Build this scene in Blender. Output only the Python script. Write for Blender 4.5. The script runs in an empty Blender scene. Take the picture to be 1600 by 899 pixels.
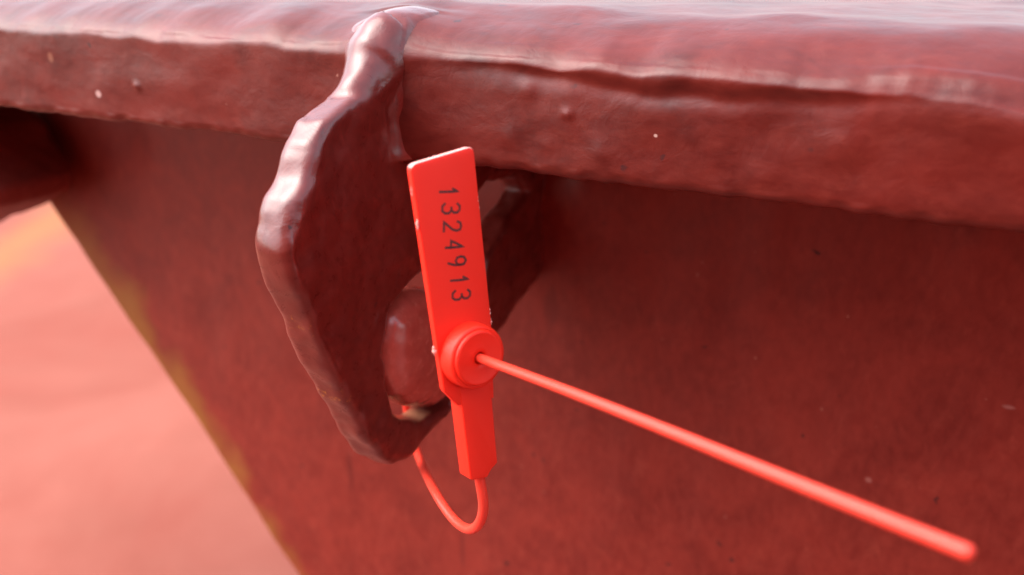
import bpy, bmesh, math, random
from mathutils import Vector, noise, Matrix
from mathutils.geometry import interpolate_bezier
random.seed(7)
sc = bpy.context.scene
C = sc.collection
MM = 0.001                      # everything is modelled in millimetres, linked in metres

# ------------------------------------------------------------------ camera
FPX, YAW, PIT = 1400.0, math.radians(27), math.radians(21.45)
FWD = Vector((-math.sin(YAW)*math.cos(PIT), math.cos(YAW)*math.cos(PIT), -math.sin(PIT)))
RGT = Vector((math.cos(YAW), math.sin(YAW), 0)); UPV = RGT.cross(FWD)
CAM = Vector((83.733, -180.462, 54.591))
cd = bpy.data.cameras.new('camera'); cam = bpy.data.objects.new('camera', cd); C.objects.link(cam)
cam.matrix_world = Matrix(((RGT.x, UPV.x, -FWD.x, CAM.x*MM), (RGT.y, UPV.y, -FWD.y, CAM.y*MM), (RGT.z, UPV.z, -FWD.z, CAM.z*MM), (0, 0, 0, 1)))
cd.sensor_width = 36; cd.lens = 36*FPX/1600; cd.clip_start = 0.005; cd.clip_end = 100
cd.dof.use_dof = True; cd.dof.focus_distance = 0.138; cd.dof.aperture_fstop = 15
sc.camera = cam

# ------------------------------------------------------------------ light
SUN_EL, SUN_AZ = math.radians(53), math.radians(-123)       # azimuth measured from +Y towards +X
w = bpy.data.worlds.new("World"); sc.world = w; w.use_nodes = True
nt = w.node_tree; nt.nodes.clear()
sky = nt.nodes.new('ShaderNodeTexSky'); sky.sky_type = 'NISHITA'; sky.sun_disc = False
sky.sun_elevation = SUN_EL; sky.sun_rotation = SUN_AZ; sky.dust_density = 3.0; sky.air_density = 1.2; sky.ozone_density = 1
hs = nt.nodes.new('ShaderNodeHueSaturation'); hs.inputs['Saturation'].default_value = 0.5
bg = nt.nodes.new('ShaderNodeBackground'); bg.inputs[1].default_value = 0.14
wo = nt.nodes.new('ShaderNodeOutputWorld')
nt.links.new(sky.outputs[0], hs.inputs['Color']); nt.links.new(hs.outputs[0], bg.inputs[0]); nt.links.new(bg.outputs[0], wo.inputs[0])
ld = bpy.data.lights.new('sun', 'SUN'); ld.energy = 0.8; ld.angle = math.radians(62); ld.color = (1, .97, .93)
lo = bpy.data.objects.new('sun', ld); C.objects.link(lo)
sd = Vector((math.sin(SUN_AZ)*math.cos(SUN_EL), math.cos(SUN_AZ)*math.cos(SUN_EL), math.sin(SUN_EL)))
lo.rotation_euler = sd.to_track_quat('Z', 'Y').to_euler()
sc.view_settings.view_transform = 'Standard'; sc.view_settings.look = 'None'
sc.view_settings.gamma = 1; sc.view_settings.exposure = 2.02

# ------------------------------------------------------------------ helpers
def ray(u, v): return FWD + RGT*((u-800)/FPX) - UPV*((v-449.5)/FPX)
def on(u, v, ax, val):                       # a traced point on its real plane
    r = ray(u, v); return CAM + r*((val-CAM[ax])/r[ax])
def depth(u, v, d): return CAM + ray(u, v)*d
def N(p, s=1.0, o=0.0): return noise.noise(Vector((p[0]*s+o, p[1]*s+o*1.7, p[2]*s-o)))

def tag_(o, label, cat, group=None):
    o['label'] = label; o['category'] = cat
    if group: o['group'] = group
def link(name, me, mat, parent=None, smooth=True):
    for v in me.vertices: v.co *= MM
    o = bpy.data.objects.new(name, me); C.objects.link(o)
    for m in (mat if isinstance(mat, (list, tuple)) else [mat]): me.materials.append(m)
    if smooth:
        for p in me.polygons: p.use_smooth = True
    if parent: o.parent = parent
    return o
def empty(name, loc=(0, 0, 0)):
    o = bpy.data.objects.new(name, None); C.objects.link(o); o.location = Vector(loc)*MM; o.empty_display_size = .01
    return o
def grid_mesh(name, rows, close_u=False):
    bm = bmesh.new(); vs = [[bm.verts.new(p) for p in r] for r in rows]
    n = len(rows[0])
    for i in range(len(rows)-1):
        for j in range(n if close_u else n-1):
            k = (j+1) % n
            bm.faces.new((vs[i][j], vs[i][k], vs[i+1][k], vs[i+1][j]))
    if close_u:
        bm.faces.new(vs[0][::-1]); bm.faces.new(vs[-1])
    bmesh.ops.recalc_face_normals(bm, faces=bm.faces)
    me = bpy.data.meshes.new(name); bm.to_mesh(me); bm.free(); return me
def displaced(me, fn):
    ns = [v.normal.copy() for v in me.vertices]
    for v, n in zip(me.vertices, ns): v.co += n*fn(v.co, n)
    me.update(); return me
def catmull(pts, n=12):
    P = [pts[0]*2-pts[1]] + list(pts) + [pts[-1]*2-pts[-2]]; out = []
    for i in range(1, len(P)-2):
        a, b, c, d = P[i-1], P[i], P[i+1], P[i+2]
        for k in range(n):
            t = k/n
            out.append(0.5*((2*b)+(c-a)*t+(2*a-5*b+4*c-d)*t*t+(3*b-a-3*c+d)*t**3))
    out.append(P[-2]); return out
def tube_rows(path, rad, seg=24, cap=True):
    rows = []; n = len(path); up = None
    T = [(path[min(i+1, n-1)]-path[max(i-1, 0)]).normalized() for i in range(n)]
    a = T[0].orthogonal().normalized()
    for i, p in enumerate(path):
        a = (a-T[i]*a.dot(T[i])).normalized(); b = T[i].cross(a)
        r = rad(i/(n-1)) if callable(rad) else rad
        rows.append([p+(a*math.cos(q*2*math.pi/seg)+b*math.sin(q*2*math.pi/seg))*r for q in range(seg)])
    return rows
def evaluated(bm_or_me, mods):
    me = bm_or_me
    if isinstance(bm_or_me, bmesh.types.BMesh):
        me = bpy.data.meshes.new('tmp'); bm_or_me.to_mesh(me); bm_or_me.free()
    o = bpy.data.objects.new('tmp', me); C.objects.link(o)
    for t, kw in mods:
        m = o.modifiers.new(t, t)
        for k, v in kw.items(): setattr(m, k, v)
    dg = bpy.context.evaluated_depsgraph_get(); dg.update()
    r = bpy.data.meshes.new_from_object(o.evaluated_get(dg))
    bpy.data.objects.remove(o); return r
def prism(loops, extr, axis_o, ax_u, ax_v, ax_n, bevel=0.0, bres=4):
    """filled outline (first loop) with holes (others) extruded along ax_n from axis_o; returns a mesh"""
    cu = bpy.data.curves.new('tmp', 'CURVE'); cu.dimensions = '2D'; cu.fill_mode = 'BOTH'
    cu.extrude = max(extr/2-bevel, 0.001); cu.bevel_depth = bevel; cu.bevel_resolution = bres; cu.offset = -bevel
    for lp in loops:
        s = cu.splines.new('POLY'); s.points.add(len(lp)-1)
        for i, (a, b) in enumerate(lp): s.points[i].co = (a, b, 0, 1)
        s.use_cyclic_u = True
    o = bpy.data.objects.new('tmp', cu); C.objects.link(o)
    dg = bpy.context.evaluated_depsgraph_get(); dg.update()
    me = bpy.data.meshes.new_from_object(o.evaluated_get(dg)); bpy.data.objects.remove(o)
    for v in me.vertices:
        a, b, c = v.co; v.co = Vector(axis_o)+ax_u*a+ax_v*b+ax_n*(c-extr/2)
    bm = bmesh.new(); bm.from_mesh(me); bmesh.ops.remove_doubles(bm, verts=bm.verts, dist=1e-4)
    bmesh.ops.recalc_face_normals(bm, faces=bm.faces); bm.to_mesh(me); bm.free()
    return me
def merged(meshes):
    bm = bmesh.new()
    for m in meshes: bm.from_mesh(m)
    return bm
X, Y, Z = Vector((1, 0, 0)), Vector((0, 1, 0)), Vector((0, 0, 1))

# ------------------------------------------------------------------ materials
def nodes(name):
    m = bpy.data.materials.new(name); m.use_nodes = True; t = m.node_tree
    return m, t, t.nodes['Principled BSDF']
def mk(t, typ, **kw):
    n = t.nodes.new(typ)
    for k, v in kw.items():
        if k in n.inputs: n.inputs[k].default_value = v
        else: setattr(n, k, v)
    return n
def mmcoord(t, sx=1, sy=1, sz=1, rot=(0, 0, 0)):
    tc = mk(t, 'ShaderNodeTexCoord'); mp = mk(t, 'ShaderNodeMapping')
    mp.inputs['Scale'].default_value = (1000*sx, 1000*sy, 1000*sz); mp.inputs['Rotation'].default_value = rot
    t.links.new(tc.outputs['Object'], mp.inputs[0]); return mp.outputs[0]
def ramp(t, src, stops):
    r = mk(t, 'ShaderNodeValToRGB'); e = r.color_ramp.elements
    while len(e) < len(stops): e.new(.5)
    for k, (p, c) in zip(e, stops): k.position = p; k.color = c if len(c) == 4 else (*c, 1)
    t.links.new(src, r.inputs[0]); return r.outputs[0]
def mixc(t, f, a, b, mode='MIX'):
    m = mk(t, 'ShaderNodeMix', data_type='RGBA', blend_type=mode)
    if isinstance(f, float): m.inputs[0].default_value = f
    else: t.links.new(f, m.inputs[0])
    for s, q in ((6, a), (7, b)):
        if isinstance(q, tuple): m.inputs[s].default_value = (*q, 1)
        else: t.links.new(q, m.inputs[s])
    return m.outputs[2]
def noi(t, vec, scale, detail=4, rough=.55, dist=0.0):
    n = mk(t, 'ShaderNodeTexNoise', Scale=scale, Detail=float(detail), Roughness=rough, Distortion=dist)
    t.links.new(vec, n.inputs['Vector']); return n.outputs[0]

def paint(name, dark, light, streak=(1, 1, 1), srot=(0, 0, 0), rough=.3, bump=.35, yellow=None, coat=.5, chips=True, crough=.26, spec=.3, spots=()):
    m, t, p = nodes(name)
    v = mmcoord(t); vs = mmcoord(t, *streak, rot=srot)
    big = noi(t, v, .06, 5, .6, .6); fine = noi(t, vs, .5, 6, .6, .4); mid = noi(t, v, .25, 4, .6, .8)
    col = ramp(t, big, [(.32, dark), (.68, light)])
    col = mixc(t, ramp(t, fine, [(.35, (0, 0, 0)), (.75, (1, 1, 1))]), col, mixc(t, .35, col, (light[0]*1.5, light[1]*2.2, light[2]*2.2)))
    # chalky lighter scuffs
    col = mixc(t, ramp(t, noi(t, vs, .22, 8, .7, .5), [(.56, (0, 0, 0)), (.78, (.4, .4, .4))]), col, (light[0]*1.6, light[1]*3.2, light[2]*3.2))
    if chips:     # pale specks of dried salt and grit
        vo = mk(t, 'ShaderNodeTexVoronoi', Scale=.17); t.links.new(noise_warp(t, v), vo.inputs['Vector'])
        sp = ramp(t, vo.outputs['Distance'], [(.0, (.8, .8, .8)), (.05, (.6, .6, .6)), (.075, (0, 0, 0))])
        gate = ramp(t, noi(t, v, .11, 2, .5), [(.56, (0, 0, 0)), (.6, (1, 1, 1))])
        col = mixc(t, mixc(t, 1.0, sp, gate, 'MULTIPLY'), col, (.3, .12, .09))
        vo2 = mk(t, 'ShaderNodeTexVoronoi', Scale=.12); t.links.new(noise_warp(t, v, 31), vo2.inputs['Vector'])
        sp2 = ramp(t, vo2.outputs['Distance'], [(.0, (.9, .9, .9)), (.05, (.8, .8, .8)), (.08, (0, 0, 0))])
        col = mixc(t, mixc(t, 1.0, sp2, ramp(t, noi(t, v, .08, 2, .5), [(.52, (0, 0, 0)), (.58, (1, 1, 1))]), 'MULTIPLY'), col, (.03, .008, .009))
    for (p3, rx, rz, cc, am) in spots:                # single marks with a place of their own
        s_ = sep(t, v)
        q = math_(t, 'ADD', math_(t, 'POWER', math_(t, 'DIVIDE', math_(t, 'SUBTRACT', s_[0], p3[0]), rx), 2.0), math_(t, 'POWER', math_(t, 'DIVIDE', math_(t, 'SUBTRACT', s_[2], p3[2]), rz), 2.0))
        q = math_(t, 'ADD', q, math_(t, 'MULTIPLY', math_(t, 'SUBTRACT', mid, .5), 1.5))
        col = mixc(t, ramp(t, q, [(.25, (am, am, am)), (1.0, (0, 0, 0))]), col, cc)
    if yellow: col = yellow(t, v, col)
    t.links.new(col, p.inputs['Base Color'])
    rr = mk(t, 'ShaderNodeMapRange'); t.links.new(fine, rr.inputs[0])
    rr.inputs['To Min'].default_value = rough-.08; rr.inputs['To Max'].default_value = rough+.14
    t.links.new(rr.outputs[0], p.inputs['Roughness'])
    p.inputs['Specular IOR Level'].default_value = spec
    p.inputs['Coat Weight'].default_value = coat; p.inputs['Coat Roughness'].default_value = crough; p.inputs['Coat IOR'].default_value = 1.6
    b1 = mk(t, 'ShaderNodeBump', Strength=bump*.4, Distance=.0002); t.links.new(fine, b1.inputs['Height'])
    b2 = mk(t, 'ShaderNodeBump', Strength=bump*.5, Distance=.0006); t.links.new(mid, b2.inputs['Height']); t.links.new(b1.outputs[0], b2.inputs['Normal'])
    g = noi(t, v, 1.6, 3, .6)
    b3 = mk(t, 'ShaderNodeBump', Strength=bump*.25, Distance=.00012); t.links.new(g, b3.inputs['Height']); t.links.new(b2.outputs[0], b3.inputs['Normal'])
    t.links.new(b3.outputs[0], p.inputs['Normal']); t.links.new(b2.outputs[0], p.inputs['Coat Normal'])
    return m
def noise_warp(t, v, off=0.0):
    n = mk(t, 'ShaderNodeTexNoise', Scale=.35, Detail=3.0); a = mk(t, 'ShaderNodeVectorMath', operation='ADD'); a.inputs[1].default_value = (off, off, off)
    t.links.new(v, a.inputs[0]); t.links.new(a.outputs[0], n.inputs['Vector'])
    s = mk(t, 'ShaderNodeVectorMath', operation='SCALE'); s.inputs['Scale'].default_value = 4.0; t.links.new(n.outputs['Color'], s.inputs[0])
    r = mk(t, 'ShaderNodeVectorMath', operation='ADD'); t.links.new(a.outputs[0], r.inputs[0]); t.links.new(s.outputs[0], r.inputs[1])
    return r.outputs[0]

DK, LT = (.066, .0050, .0034), (.128, .0105, .0066)
def sep(t, v):
    s = mk(t, 'ShaderNodeSeparateXYZ'); t.links.new(v, s.inputs[0]); return s.outputs
def math_(t, op, a, b):
    m = mk(t, 'ShaderNodeMath', operation=op)
    for i, q in ((0, a), (1, b)):
        if isinstance(q, (int, float)): m.inputs[i].default_value = q
        else: t.links.new(q, m.inputs[i])
    return m.outputs[0]
EX0, EZ0, EX1, EZ1 = -176.2, -26.2, -88.3, -140.6
def edge_x(z): return EX0 + (z-EZ0)/(EZ1-EZ0)*(EX1-EX0)
def wall_yellow(t, v, col):                       # old yellow coat showing along the worn edge of the panel
    s = sep(t, v); k = (EX1-EX0)/(EZ1-EZ0)
    d = math_(t, 'SUBTRACT', s[0], math_(t, 'ADD', math_(t, 'MULTIPLY', s[2], k), EX0-k*EZ0))
    n = math_(t, 'MULTIPLY', noi(t, v, .05, 3, .55), 38.0)
    lo_ = math_(t, 'MULTIPLY', math_(t, 'ADD', s[2], 62.0), -.16)          # thins out lower down
    f = math_(t, 'SUBTRACT', n, math_(t, 'ADD', d, math_(t, 'MAXIMUM', lo_, 0.0)))
    mr = mk(t, 'ShaderNodeMapRange'); t.links.new(f, mr.inputs[0]); mr.inputs[1].default_value = 0.0; mr.inputs[2].default_value = 13.0
    mr.inputs[4].default_value = .85
    return mixc(t, mr.outputs[0], col, (.26, .10, .018))
def yzp(u, v): p = on(u, v, 0, 0); return (p.y, p.z, 3.2)
def lug_yellow(t, v, col):                        # small rust blooms on the outer edge of the lug
    s = sep(t, v)
    out = col
    for (yy, zz, r) in ((-85.5, -2.5, 3.6), (-77, -17, 2.2)):
        q = math_(t, 'ADD', math_(t, 'POWER', math_(t, 'SUBTRACT', s[1], yy), 2.0), math_(t, 'POWER', math_(t, 'SUBTRACT', s[2], zz), 2.0))
        d = math_(t, 'SUBTRACT', r, math_(t, 'SQRT', q, 0.0))
        f = math_(t, 'ADD', math_(t, 'MULTIPLY', d, .22), math_(t, 'MULTIPLY', math_(t, 'SUBTRACT', noi(t, v, 1.1, 6, .7), .5), 4.0))
        mr = mk(t, 'ShaderNodeMapRange'); t.links.new(f, mr.inputs[0]); mr.inputs[1].default_value = .45; mr.inputs[2].default_value = .8
        out = mixc(t, mr.outputs[0], out, (.42, .16, .02))
    for (yy, zz, r) in (yzp(652, 446), yzp(640, 652), yzp(672, 654)):      # beige patches inside the slot
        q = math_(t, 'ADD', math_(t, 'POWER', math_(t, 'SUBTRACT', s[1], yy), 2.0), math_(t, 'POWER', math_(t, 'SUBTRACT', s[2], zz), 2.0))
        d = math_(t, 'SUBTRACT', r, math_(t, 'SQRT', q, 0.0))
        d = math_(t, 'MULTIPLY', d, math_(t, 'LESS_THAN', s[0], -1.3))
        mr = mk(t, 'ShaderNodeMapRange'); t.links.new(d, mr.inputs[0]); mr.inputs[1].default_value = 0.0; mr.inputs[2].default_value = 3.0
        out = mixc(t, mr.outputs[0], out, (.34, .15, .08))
    return out
M_FL = paint('red_oxide_flange', DK, LT, (.55, 1, 1.2), (0, math.radians(35), 0), rough=.36, bump=.34, coat=.32, spec=.15, crough=.36, spots=[(on(155, 147, 1, -57.4), .9, .9, (.5, .3, .27), .9), (on(1025, 212, 1, -57.4), .35, .3, (.5, .3, .25), .9), (on(80, 90, 1, -57.4), .8, 1.1, (.3, .12, .07), .5)])
M_WALL = paint('red_oxide_panel', (.14, .0108, .0070), (.215, .0205, .0125), (1, 1, .55), (0, math.radians(-25), 0), rough=.45, bump=.3, yellow=wall_yellow, coat=.15, spots=[(on(1357, 750, 1, 0), .8, .7, (.30, .10, .08), .8), (on(1575, 637, 1, 0), 1.4, .5, (.32, .12, .10), .7), (on(548, 735, 1, 0), 1.1, 9, (.09, .008, .006), .6), (on(722, 860, 1, 0), .9, 8, (.09, .008, .006), .5), (on(1180, 560, 1, 0), .3, .3, (.4, .2, .15), .8), (on(1325, 495, 1, 0), .3, .3, (.4, .2, .15), .8), (on(860, 480, 1, 0), 2.2, 6, (.10, .008, .006), .5)])
M_WALL0 = paint('red_oxide_unseen', (.16, .028, .020), (.22, .042, .030), rough=.5, bump=.3, coat=.0)  # for the unseen ground and wall added to shape the light
M_BR = paint('red_oxide_bracket', (.12, .013, .009), (.19, .024, .016), rough=.55, bump=.3, coat=.0)
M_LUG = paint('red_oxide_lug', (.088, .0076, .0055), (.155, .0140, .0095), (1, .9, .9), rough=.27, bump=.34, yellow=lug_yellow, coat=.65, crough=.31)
M_STUB = paint('red_oxide_keeper', (.33, .042, .030), (.46, .068, .046), rough=.22, bump=.22, coat=.9, chips=False)

def plastic(name, col, rough=.48, trans=.0, sss=.25):
    m, t, p = nodes(name)
    v = mmcoord(t)
    c = mixc(t, noi(t, v, .15, 3, .5), (col[0]*.93, col[1]*.8, col[2]*.8), col)
    t.links.new(c, p.inputs['Base Color']); p.inputs['Roughness'].default_value = rough
    p.inputs['Specular IOR Level'].default_value = .35; p.inputs['Subsurface Weight'].default_value = sss; p.inputs['Subsurface Radius'].default_value = (1, .12, .08); p.inputs['Subsurface Scale'].default_value = .0012
    b = mk(t, 'ShaderNodeBump', Strength=.18, Distance=.00008); t.links.new(noi(t, v, 2.2, 4, .6), b.inputs['Height']); t.links.new(b.outputs[0], p.inputs['Normal'])
    return m
M_SEAL = plastic('red_plastic', (.90, .024, .008))
M_TAIL = plastic('red_nylon_tail', (.84, .06, .035), rough=.33)
M_SCUFF = plastic('whitened_plastic', (.85, .36, .30), rough=.5)
M_EDGE = plastic('skylit_end', (.85, .38, .34), rough=.4)  # pale pink stands in for sky light on the flag's top end
mi, ti, pi_ = nodes('printed_ink'); ti.links.new(ramp(ti, noi(ti, mmcoord(ti), 3.2, 3, .6), [(.40, (.045, .012, .012)), (.66, (.17, .016, .013))]), pi_.inputs['Base Color']); pi_.inputs['Roughness'].default_value = .6

def deck_mat():
    m, t, p = nodes('faded_deck_paint'); v = mmcoord(t)
    a = noi(t, v, .006, 4, .6, .5); b = noi(t, v, .02, 5, .6)
    c = ramp(t, a, [(.35, (.24, .060, .041)), (.65, (.29, .090, .065))])
    c = mixc(t, ramp(t, b, [(.45, (0, 0, 0)), (.75, (.5, .5, .5))]), c, (.24, .075, .052))
    s = sep(t, v)
    pa, pb = on(-20, 412, 2, -235), on(95, 338, 2, -235)      # a worn strip of yellow marking paint
    dx, dy = pb.x-pa.x, pb.y-pa.y; L_ = math.hypot(dx, dy); nx, ny = -dy/L_, dx/L_
    st = math_(t, 'ADD', math_(t, 'MULTIPLY', math_(t, 'SUBTRACT', s[0], pa.x), nx), math_(t, 'MULTIPLY', math_(t, 'SUBTRACT', s[1], pa.y), ny))
    st = math_(t, 'ADD', st, math_(t, 'MULTIPLY', math_(t, 'SUBTRACT', b, .5), 60.0))
    q_ = on(40, 405, 2, -235); wd = 1.7*abs((q_.x-pa.x)*nx+(q_.y-pa.y)*ny)
    bd = ramp(t, math_(t, 'DIVIDE', math_(t, 'ABSOLUTE', st, 0.0), wd), [(.15, (.5, .5, .5)), (1.0, (0, 0, 0))])
    c = mixc(t, bd, c, (.36, .15, .045))
    t.links.new(c, p.inputs['Base Color']); p.inputs['Roughness'].default_value = .8; p.inputs['Specular IOR Level'].default_value = .12
    bb = mk(t, 'ShaderNodeBump', Strength=.4, Distance=.003); t.links.new(b, bb.inputs['Height']); t.links.new(bb.outputs[0], p.inputs['Normal'])
    return m
M_DECK = deck_mat()

# ------------------------------------------------------------------ the deck
rows = []
for i in range(30):
    rows.append([Vector((-3000+i*100, -3000+j*100, -235+1.5*N((i*100, j*100, 0), .004))) for j in range(61)])
dk = link('deck', grid_mesh('deck', rows), M_DECK); dk['kind'] = 'structure'
rows = [[Vector((-105+i*60, -3000+j*60, -231+1.5*N((i*60, j*60, 0), .004))) for j in range(101)] for i in range(52)]
wk = link('bounce_ground', grid_mesh('bounce_ground', rows), M_WALL0); wk['kind'] = 'structure'  # unseen ground, added darker than the deck to tune bounce and reflections
# unseen wall added behind the camera to shade the low sky
bm = bmesh.new()
for (x0, x1, y0, y1, z0, z1) in ((-180, 2600, -660, -640, -232, 330), (-180, 2600, -640.5, -575, 300, 345)):
    r = bmesh.ops.create_cube(bm, size=1)
    for v in r['verts']: v.co = Vector(((x0+x1)/2+v.co.x*(x1-x0), (y0+y1)/2+v.co.y*(y1-y0), (z0+z1)/2+v.co.z*(z1-z0)))
bmesh.ops.bevel(bm, geom=list(bm.edges), offset=5, segments=3, affect='EDGES')
me = bpy.data.meshes.new('oc'); bm.to_mesh(me); bm.free()
oc = link('sky_blocker', me, M_WALL0); oc['kind'] = 'structure'

# ------------------------------------------------------------------ the coaming: flange and side panel
coam = empty('hatch_coaming', (0, 0, -20))
tag_(coam, 'thickly painted red oxide steel hatch rim with overhanging flange above a slanted side panel', 'hatch rim')
OFF = Vector((0, 0, -20))
def under(o, parent_empty):                      # keep world placement under a moved root
    o.matrix_parent_inverse = Matrix.Translation(-parent_empty.location); return o

FY = -57.4
def flange_profile():
    P = []
    def arc(cy, cz, r, a0, a1, n):
        for k in range(n+1):
            a = math.radians(a0+(a1-a0)*k/n); P.append((cy+r*math.cos(a), cz+r*math.sin(a)))
    top = 43.4
    for k in range(60): P.append((90+(FY+20-90)*k/60, top))   # top surface from the back to the rim
    for k in range(0, 46):                                    # sagging paint shoulder (superellipse)
        a = math.pi/2*k/45; q = 1.36
        P.append((FY+20*(1-math.sin(a)**q)**1.15, 36.4+7.0*max(0, math.cos(a))**q))
    r2 = 1.6; bot = 19.9
    z0, z1 = 36.4, bot+r2
    for k in range(1, 40): P.append((FY, z0+(z1-z0)*k/40))
    arc(FY+r2, bot+r2, r2, 180, 270, 8)
    for k in range(1, 30): P.append((FY+r2+(3-FY-r2)*k/30, bot))
    P.append((90, bot))
    for _ in range(4): P = [P[0]]+[((P[i-1][0]+2*P[i][0]+P[i+1][0])/4, (P[i-1][1]+2*P[i][1]+P[i+1][1])/4) for i in range(1, len(P)-1)]+[P[-1]]
    return P
prof = flange_profile()
CR = on(1487, 63, 1, FY+3.5)
def fl_fn(p, n):
    x, y, z = p
    d = .55*N(p, .045, 3) + .35*N((x*.8, y, z*1.2), .13, 9) + .035*N((x, y, z), .45, 4)
    d += .012*N((x*.9+z*.6, y, z*1.5-x*.6), 1.0, 8)
    if y < FY+3.5:
        zl = 34.6 + 1.1*math.sin(x*.085+.6) + .8*N((x, 0, 0), .12, 5)
        g = math.exp(-((z-zl)/1.3)**2); amt = max(0, min(1, (x-2)/20))
        d -= .62*g*amt*(.6+N((x,0,0),.05,33))                                        # sag line of thick paint under the rim
        d += .3*math.exp(-((z-(zl+2.2))/1.8)**2)*amt
        for (bx, bz, br, bh) in ((30.4, 29.8, .75, .42), (36, 24.5, 2.0, .3), (23.5, 33, 1.4, .28), (21, 25.5, 2.2, .3), (27, 25, 1.5, .22), (60, 24, 3, .3), (-60, 27.6, .8, .5), (70, 29, 2.4, .3)):
            d += bh*math.exp(-((x-bx)**2+(z-bz)**2)/br**2)
    if z > 37.5:
        d += .35*N((x, y, 0), .09, 21)
        d -= .9*math.exp(-(((x-CR.x)/6)**2+((z-CR.z)/.45)**2)) if y < FY+8 else 0   # split in the paint film
        d -= .6*math.exp(-(((x-CR.x-15)/6)**2+((z-CR.z+.9)/.4)**2)) if y < FY+8 else 0
    g = math.exp(-((x+2.6)/7.5)**2)
    if y < FY+14: d += (1.6+.7*min(1, max(0, (z-34)/3)))*g*(1 if y < FY+6 else (FY+14-y)/8)
    if y < FY+60: d += (.9*math.exp(-((x+3.6+.12*(y-FY))/6.5)**2)) if z > 42 else 0
    if z < 21.5: d += .35*N((x, 0, 0), .35, 12)
    return d
xs = [-330+i*.75 for i in range(0, 160)] + [-210+i*.55 for i in range(0, 640)]
def wav(x, b):                                   # the paint shoulder wanders up and down along the rim
    k = max(0, 1-abs(b-37.5)/6)
    return k*(.9*noise.noise(Vector((x*.05, 3, 1)))+.6*noise.noise(Vector((x*.16, 8, 1)))+.12*noise.noise(Vector((x*.5, 8, 4)))-max(0, x-20)*.016-.2)
me = grid_mesh('flange', [[Vector((x, a, b+wav(x, b))) for a, b in prof] for x in xs], close_u=False)
bm = bmesh.new(); bm.from_mesh(me)
bmesh.ops.recalc_face_normals(bm, faces=bm.faces); bm.to_mesh(me); bm.free(); me.update()
if sum(p.normal.z for p in me.polygons if p.center.z > 43) < 0: me.flip_normals(); me.update()
displaced(me, fl_fn)
fl = under(link('flange', me, M_FL, coam), coam)

rows = []
for i in range(300):
    z = 26-i*.9; xe = edge_x(z) + .9*N((0, 0, z), .08, 2)
    r = []
    r.append(Vector((260, 7, z))); r.append(Vector((xe+3.2, 7, z)))
    for k in range(0, 11):
        a = math.radians(90+180*k/10); r.append(Vector((xe+3.5+3.5*math.cos(a), 3.5+3.5*math.sin(a), z)))
    n = 330
    for k in range(1, n+1): r.append(Vector((xe+3.5+(260-xe-3.5)*k/n, 0, z)))
    rows.append(r)
me = grid_mesh('side_panel', rows, close_u=True)
if sum(p.normal.y for p in me.polygons if p.center.y < .1) > 0: me.flip_normals()
me.update()
def wall_fn(p, n):
    x, y, z = p
    d = .8*N(p, .022, 5) + .3*N((x*1.2, y, z*.4), .09, 2) + .08*N((x*1.5, y, z*.5), .4, 3)
    d += 1.1*math.exp(-(((x-9)/5)**2+((z-2)/9)**2))  + .3*math.exp(-(((x-16)/3)**2+((z+3)/9)**2))
    return d
displaced(me, wall_fn)
wl = under(link('side_panel', me, M_WALL, coam), coam)

# ------------------------------------------------------------------ the lug plate welded to the flange and the panel
def yz(u, v): p = on(u, v, 0, 0); return (p.y, p.z)
outer = [(-30, 42.4), (-42, 43.0)] + [yz(*q) for q in ((640, 34), (626, 66), (604, 108), (562, 152), (512, 190), (497, 225), (484, 280), (460, 340), (452, 400), (464, 450), (492, 525), (535, 610), (572, 685), (598, 722), (620, 732), (655, 712), (703, 645), (790, 512), (850, 430))] + [(3, -12), (3, 25), (-25, 30)]
hole = [yz(*q) for q in ((603, 545), (608, 600), (618, 648), (634, 657), (668, 655), (705, 632), (735, 540), (762, 400), (795, 345), (828, 300), (815, 280), (765, 285), (700, 385), (655, 437), (620, 482))]
T = 7.0
me = prism([outer, hole], T, (0, 0, 0), Y, Z, X, bevel=1.5, bres=3)
parts = [me]
def blob_tube(pts, r, wob=.25):
    path = catmull([Vector(p) for p in pts], 8)
    rows = tube_rows(path, lambda t: r*(1+wob*noise.noise(Vector((t*9, r, 1)))), 16)
    return grid_mesh('tmp', rows, True)
def wedge(sec, zs):                              # concave weld fillet along z
    return grid_mesh('tmp', [[Vector((x*1.0+.25*noise.noise(Vector((z*.4, x, 3))), y+(.0 if z < 34 else (z-34)*.45), z)) for x, y in sec] for z in zs], True)
zs = [19.6+k*1.1 for k in range(18)]
parts.append(wedge([(-1.5, FY+2), (5.2, FY+.7), (2.6, FY-.2), (1.0, FY-1.5), (-.3, FY-5.5), (-1.5, FY-5)], zs))
parts.append(wedge([(-5.5, FY+2), (-11.5, FY+.7), (-9.4, FY-.3), (-8.0, FY-1.6), (-6.7, FY-5.0), (-5.5, FY-5)], zs))
def cap_tube(pts, r0, r1):
    path = catmull([Vector(p) for p in pts], 8)
    rows = tube_rows(path, lambda t: r0+(r1-r0)*min(1, t/.35)+.5*noise.noise(Vector((t*6, r0, 1))), 18)
    return grid_mesh('tmp', rows, True)
parts.append(cap_tube([(-3.4, FY-13, 27.5), (-3.4, FY-8, 29.8), (-3.1, FY-2.2, 34.0), (-2.6, FY+1.6, 37.6), (-2.4, FY+7, 38.6), (-2.8, FY+16, 39.0), (-4.0, FY+30, 38.2), (-5, FY+45, 34)], 1.2, 5.5))
parts.append(cap_tube([(-1, FY+.5, 33.5), (0, FY+3.6, 37.2), (.6, FY+8, 38.2), (.2, FY+12, 36.5), (0, FY+18, 33)], 2.0, 4.0))
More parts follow.
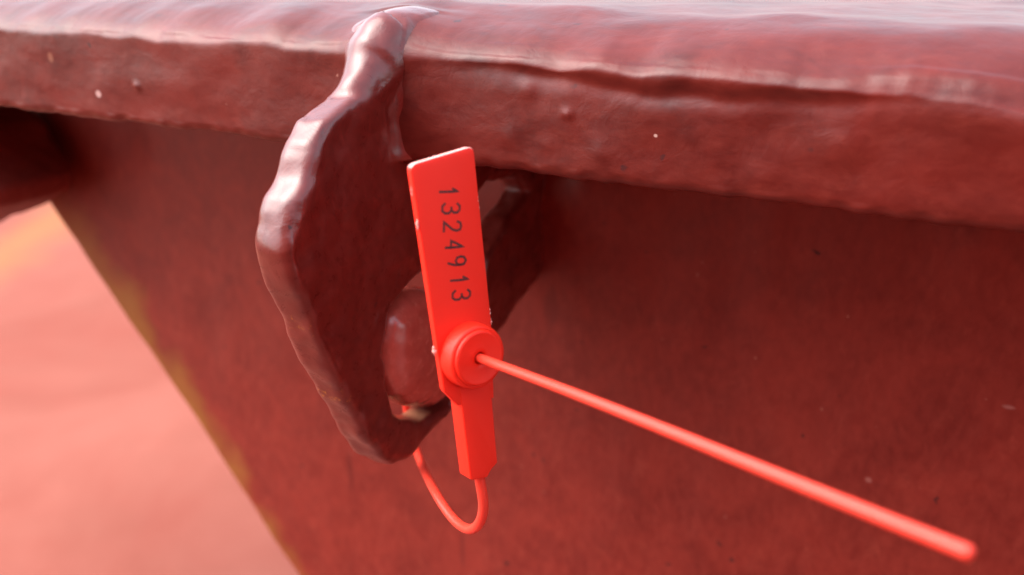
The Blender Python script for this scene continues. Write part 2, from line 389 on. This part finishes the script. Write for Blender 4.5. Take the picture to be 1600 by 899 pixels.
parts.append(cap_tube([(-6, FY+.5, 33.5), (-7.6, FY+3.8, 37.2), (-8.2, FY+8, 38.2), (-8.2, FY+12, 36.5), (-8, FY+18, 33)], 2.0, 3.9))
parts.append(blob_tube([(-2, 2.0, 20), (-1.6, 1.8, 6), (-1.8, 2.0, -9)], 2.8, .4))
parts.append(blob_tube([(-7, 0, 20), (-7, 0, -11)], 2.6, .5))
bm = merged(parts)
me = evaluated(bm, [('REMESH', dict(mode='VOXEL', voxel_size=.42)), ('SMOOTH', dict(factor=.5, iterations=26))])
def lug_fn(p, n):
    x, y, z = p
    d = .6*N(p, .10, 14) + .42*N(p, .22, 6) + .10*N(p, .5, 2)
    if n.y < -.3: d += .55*N((x*.4, y, z), .17, 40)           # lumpy paint build-up on the outer edge
    return d
displaced(me, lug_fn)
shoulder = sorted((a, b) for a, b in prof if b > 37)
def ztop(y):                                     # height of the rim's shoulder at depth y
    for (a, b), (c, d) in zip(shoulder, shoulder[1:]):
        if a <= y <= c: return b+(d-b)*(y-a)/max(1e-6, c-a)
    return shoulder[-1][1] if y > shoulder[-1][0] else shoulder[0][1]
for v in me.vertices:                            # let the ridge melt into the rim's top
    x, y, z = v.co
    if y > FY+.8 and z > 36:
        k = min(1, (y-FY-.8)/20)
        lim = ztop(y)+wav(x, ztop(y))*.8+.5+(4.3-5.0*k)*math.exp(-((x+2.6)/6.5)**2)-1.9*k+.3*noise.noise(Vector((x*.2, y*.2, 5)))
        if z > lim: v.co.z = lim+(z-lim)*.12
me.update()
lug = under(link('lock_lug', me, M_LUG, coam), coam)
lug['label'] = 'thick lumpy lug plate with a slanted slot and pale glossy outer edge'

# far bracket in the shade under the flange
pts = [on(u, v, 1, -22) for u, v in ((-300, 175), (-100, 178), (-40, 172), (-8, 200), (14, 240), (44, 285), (42, 312), (20, 330), (-20, 346), (-90, 376), (-300, 440))]
me = prism([[(p.x, p.z) for p in pts]], 30, (0, -4, 0), X, Z, -Y*-1, bevel=5, bres=4)
me = evaluated(me, [('REMESH', dict(mode='VOXEL', voxel_size=1.1)), ('SMOOTH', dict(factor=.5, iterations=8))])
displaced(me, lambda p, n: .9*N(p, .07, 2)+.3*N(p, .3, 5))
br = under(link('corner_bracket', me, M_BR, coam), coam)

# ------------------------------------------------------------------ keeper eye that pokes through the slot
keep = empty('lock_keeper', (0, -50, -12))
tag_(keep, 'rounded glossy dark red steel stub poking through the slot of the lug behind the seal', 'lock keeper')
st = [on(u, v, 0, 0.0) for u, v in ((668, 452), (640, 466), (616, 498), (606, 540), (607, 590), (620, 622), (648, 640), (684, 640), (706, 622), (720, 570), (716, 500), (694, 455))]
me1 = prism([[(p.y, p.z) for p in st]], 9.4, (.9, 0, 0), Y, Z, X, bevel=4.2, bres=6)
cy = sum(p.y for p in st)/len(st); cz = sum(p.z for p in st)/len(st)
me2 = grid_mesh('tmp', tube_rows([Vector((0, cy+2, cz+1)), Vector((-12, cy+2, cz+1)), Vector((-22, cy+5, cz+2)), Vector((-30, cy+14, cz+3)), Vector((-31, 2, cz+4))], 5.0, 20), True)
me = evaluated(merged([me1, me2]), [('REMESH', dict(mode='VOXEL', voxel_size=.35)), ('SMOOTH', dict(factor=.5, iterations=14))])
def y_(p): return p.y
def st_fn(p, n):
    d = .35*N(p, .16, 11)+.1*N(p, .5, 3)
    if n.x > 0: d += n.x*1.3*math.exp(-(((y_(p)-cy)/9)**2+((p.z-cz)/8)**2))
    for u, v in ((627, 521), (628, 541), (655, 470)):
        q = on(u, v, 0, 3.2); d += .25*math.exp(-((p-q).length_squared)/.45)
    return d
displaced(me, st_fn)
under(link('eye', me, M_STUB, keep), keep)

# ------------------------------------------------------------------ the security seal
A0 = depth(752, 561, 124.0)                      # where the tail leaves the boss
A1 = depth(1514, 862, 72.0)                      # free end of the tail
n_ = (A1-A0).normalized()                        # seal face normal = tail direction
dn = (UPV*-1 + RGT*.11); dn = (dn-n_*dn.dot(n_)).normalized()   # down along the tag
sd_ = dn.cross(n_); sd_ = sd_ if sd_.dot(RGT) > 0 else -sd_     # to the right across the tag
HB = 3.2                                          # boss height
O = A0 - n_*HB                                    # on the tag's front face
def tp(u, v, h=0.0):                              # traced point on the tag's front face, in tag coordinates
    r = ray(u, v); o = O+n_*h; t = (o-CAM).dot(n_)/r.dot(n_); p = CAM+r*t-O
    return (p.dot(sd_), p.dot(dn))
def tw(a, b, h=0.0): return O+sd_*a+dn*b+n_*h
def rounded(pts, rad):
    out = []; n = len(pts)
    for i, (p, r) in enumerate(zip(pts, rad)):
        if r <= 0: out.append(p); continue
        P, A, B = Vector(p), Vector(pts[i-1]), Vector(pts[(i+1) % n])
        a = (A-P).normalized()*r; b = (B-P).normalized()*r
        for k in range(9):
            t = k/8; q = P+a*(1-t)**2+b*t**2; out.append((q.x, q.y))
    return out
seal = empty('security_seal', O)
tag_(seal, 'bright red plastic pull-tight security seal with black number and long tail through the lug', 'security seal')
# flat numbered flag
up_pts = rounded([tp(641, 258), tp(740, 228), tp(768, 505), tp(772, 622), tp(716, 634), tp(694, 612)], [1.1, 1.1, 0, 0, 0, .5])
me = prism([up_pts], 1.15, O, sd_, dn, n_, bevel=.16, bres=3)
bm = bmesh.new(); bm.from_mesh(me)
bmesh.ops.transform(bm, matrix=Matrix.Identity(4), verts=bm.verts)
me = bpy.data.meshes.new('tag_plate'); bm.to_mesh(me); bm.free()
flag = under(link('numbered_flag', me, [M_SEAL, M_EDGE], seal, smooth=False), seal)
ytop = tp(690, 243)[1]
for p in flag.data.polygons:                     # top end coloured pale, as if catching the sky
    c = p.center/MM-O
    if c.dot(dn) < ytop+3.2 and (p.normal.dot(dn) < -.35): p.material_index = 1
def autosmooth(o, ang=40):
    me = o.data
    for p in me.polygons: p.use_smooth = True
    bm = bmesh.new(); bm.from_mesh(me)
    for e in bm.edges:
        if len(e.link_faces) == 2 and e.calc_face_angle(0) > math.radians(ang): e.smooth = False
    bm.to_mesh(me); bm.free()
autosmooth(flag)
# thicker lower block holding the fixed end of the tail
lw = rounded([tp(716, 596), tp(766, 596), tp(777, 723), tp(767, 734), tp(761, 746), tp(735, 751)], [.2, .2, .3, .3, .3, .5])
me = prism([lw], 2.9, O+n_*.12, sd_, dn, n_, bevel=.2, bres=3)
blk = under(link('tail_block', me, M_SEAL, seal, smooth=False), seal); autosmooth(blk)
# locking boss, turned on a lathe about the tail axis
prof = [(0, -1.6), (4.3, -1.6), (4.6, -1.3), (4.65, 0), (4.66, .0), (4.60, 2.1), (4.50, 2.4), (4.34, 2.55), (4.18, 2.6), (4.08, 2.6), (4.03, 2.56), (3.98, 2.86), (3.88, 3.0), (3.7, 3.06), (3.5, 3.05), (3.3, 3.0), (1.6, 2.98), (.98, 2.96), (.88, 2.85), (.86, 1.2), (0, 1.2)]
bc = n_*0
rows = [[O+(sd_*math.cos(q*math.pi/40)+dn*math.sin(q*math.pi/40))*max(r, .001)+n_*h for q in range(80)] for r, h in prof]
me = grid_mesh('boss', rows, close_u=True)
boss = under(link('locking_boss', me, M_SEAL, seal, smooth=False), seal); autosmooth(boss, 50)
# serial number
STROKES = {'1': [[(-.22, .72), (.05, 1), (.05, 0)]],
           '3': [[(-.42, .86), (-.2, 1), (.15, 1), (.38, .86), (.38, .66), (.15, .53), (-.08, .52)], [(.15, .53), (.42, .38), (.42, .16), (.2, 0), (-.2, 0), (-.44, .14)]],
           '2': [[(-.42, .78), (-.3, .95), (0, 1), (.3, .94), (.4, .74), (.3, .52), (-.42, 0), (.42, 0)]],
           '4': [[(.3, .3), (-.42, .3), (.22, 1), (.22, 0)]],
           '9': [[(.36, .7), (.3, .9), (0, 1), (-.3, .9), (-.38, .7), (-.3, .5), (0, .42), (.3, .52), (.36, .7), (.34, .35), (.15, 0)]]}
def ribbon(bm, pts, w, h0, h1):
    P = [Vector(p) for p in pts]; L = []; R = []
    for i in range(len(P)):
        d1 = (P[i]-P[i-1]).normalized() if i else (P[1]-P[0]).normalized()
        d2 = (P[i+1]-P[i]).normalized() if i < len(P)-1 else d1
        t = (d1+d2).normalized(); nn = Vector((-t.y, t.x)); k = w/2/max(.5, nn.dot(Vector((-d1.y, d1.x))))
        if i == 0: P[i] = P[i]-d1*w*.35
        if i == len(P)-1: P[i] = P[i]+d1*w*.35
        L.append(P[i]+nn*k); R.append(P[i]-nn*k)
    vs = [[bm.verts.new(tw(q.x, q.y, h)) for h in (h0, h1) for q in (l, r)] for l, r in zip(L, R)]
    for a, b in zip(vs, vs[1:]):
        for i, j in ((0, 1), (1, 3), (3, 2), (2, 0)): bm.faces.new((a[i], a[j], b[j], b[i]))
    bm.faces.new([vs[0][i] for i in (0, 1, 3, 2)]); bm.faces.new([vs[-1][i] for i in (0, 1, 3, 2)])
bm = bmesh.new()
for ch, (u, v) in zip('1324913', ((701, 299), (705, 326), (708, 354), (711, 383), (715, 408), (717, 437), (720, 461))):
    cx, cy_ = tp(u, v)
    H, W = 2.9+random.uniform(-.12, .12), 1.5+random.uniform(-.1, .1); cx += random.uniform(-.1, .1)                               # glyph up points right across the tag, glyph right points down it
    for st_ in STROKES[ch]:
        pts = [(cx+(b-.5)*H, cy_+a*W) for a, b in st_]
        sm = []
        for i in range(len(pts)-1):
            for k in range(4): sm.append(Vector(pts[i]).lerp(Vector(pts[i+1]), k/4))
        sm.append(Vector(pts[-1]))
        ribbon(bm, [p for p in sm], .33, -.05, .012)
bmesh.ops.recalc_face_normals(bm, faces=bm.faces)
me = bpy.data.meshes.new('serial'); bm.to_mesh(me); bm.free()
ser = link('serial_number', me, mi, None, smooth=False); ser.parent = flag; ser['label'] = 'dark printed number 1324913 running down the flag'
ser.matrix_parent_inverse = Matrix.Identity(4)
flag_world = None
# whitened moulding burrs along the flag's edges
bm = bmesh.new()
for (u, v, du, dv, r) in ((653, 352, .6, 9, .30), (747, 312, .4, 6, .16), (749, 324, 1, 6, .14), (679, 549, 1.6, 8, .42), (766, 488, .5, 7, .17), (768, 503, .5, 5, .2), (757, 420, .5, 4, .1), (644, 300, .6, 8, .12)):
    a = Vector(tp(u-du, v-dv)); b = Vector(tp(u+du, v+dv)); n = 7
    pth = [tw(*(a.lerp(b, k/(n-1))), -.12+.08*math.sin(k*2.1+u)) for k in range(n)]
    bm.from_mesh(grid_mesh('tmp', tube_rows(pth, lambda t, r=r: r*.75*(.12+math.sin(math.pi*min(.98, max(.02, t)))*(.8+.3*math.sin(t*14+r*30))), 10), True))
me = bpy.data.meshes.new('burrs'); bm.to_mesh(me); bm.free()
bu = link('edge_burr', me, M_SCUFF, None); bu.parent = flag
# the pull tail, free end
n = 60
path = [A0-n_*1.2+(A1-A0+n_*1.2)*(k/n) + UPV*(.22*math.sin(math.pi*k/n)+.10*math.sin(5.1*k/n+.4)-.04) for k in range(n+1)]
RT = .66
L = (A1-A0).length
path += [path[-1]+n_*(RT*.3), path[-1]+n_*(RT*.65), path[-1]+n_*(RT*.87), path[-1]+n_*(RT*.98)]
rows = tube_rows(path[:n+1], RT, 32)
e = path[n]; fr = [p-e for p in rows[-1]]
for k in (.35, .65, .85, .97): rows.append([e+n_*(RT*.55*k)+f*math.sqrt(1-k*k) for f in fr])
me = grid_mesh('tail', rows, True)
under(link('pull_tail', me, M_TAIL, seal), seal)
# the loop: from the block down, behind the lug, up through the slot, into the boss from behind
p0 = tw(*tp(757, 738), -1.3)
q1 = on(655, 716, 0, -11.5); q2 = on(631, 638, 0, -9.5)
dq = (q1-CAM).dot(FWD); d0 = (p0-CAM).dot(FWD)
pts = [p0-dn*1.0, p0+dn*1.5, depth(757, 785, d0+2), depth(752, 815, d0+5), depth(738, 829, d0+8), depth(718, 822, d0+12), depth(692, 791, d0+17), depth(668, 746, d0+24), q1, q2,
       Vector((-11, q2.y+3, -18)), Vector((-11, -46, -4)), on(716, 430, 0, -6), on(722, 432, 0, 2), depth(733, 450, d0+6), tw(2.2, -6, -3.4), tw(.5, -1.6, -3.0), tw(0, 0, -1.5)]
lp = catmull(pts, 12)
for _ in range(60): lp = [lp[0]]+[(lp[i-1]+lp[i]*2+lp[i+1])/4 for i in range(1, len(lp)-1)]+[lp[-1]]
me = grid_mesh('loop', tube_rows(lp, .80, 24), True)
under(link('tail_loop', me, M_TAIL, seal), seal)
# the seal's root was placed at O: keep parts of parts in place
for o in (ser, bu): o.matrix_parent_inverse = Matrix.Identity(4)
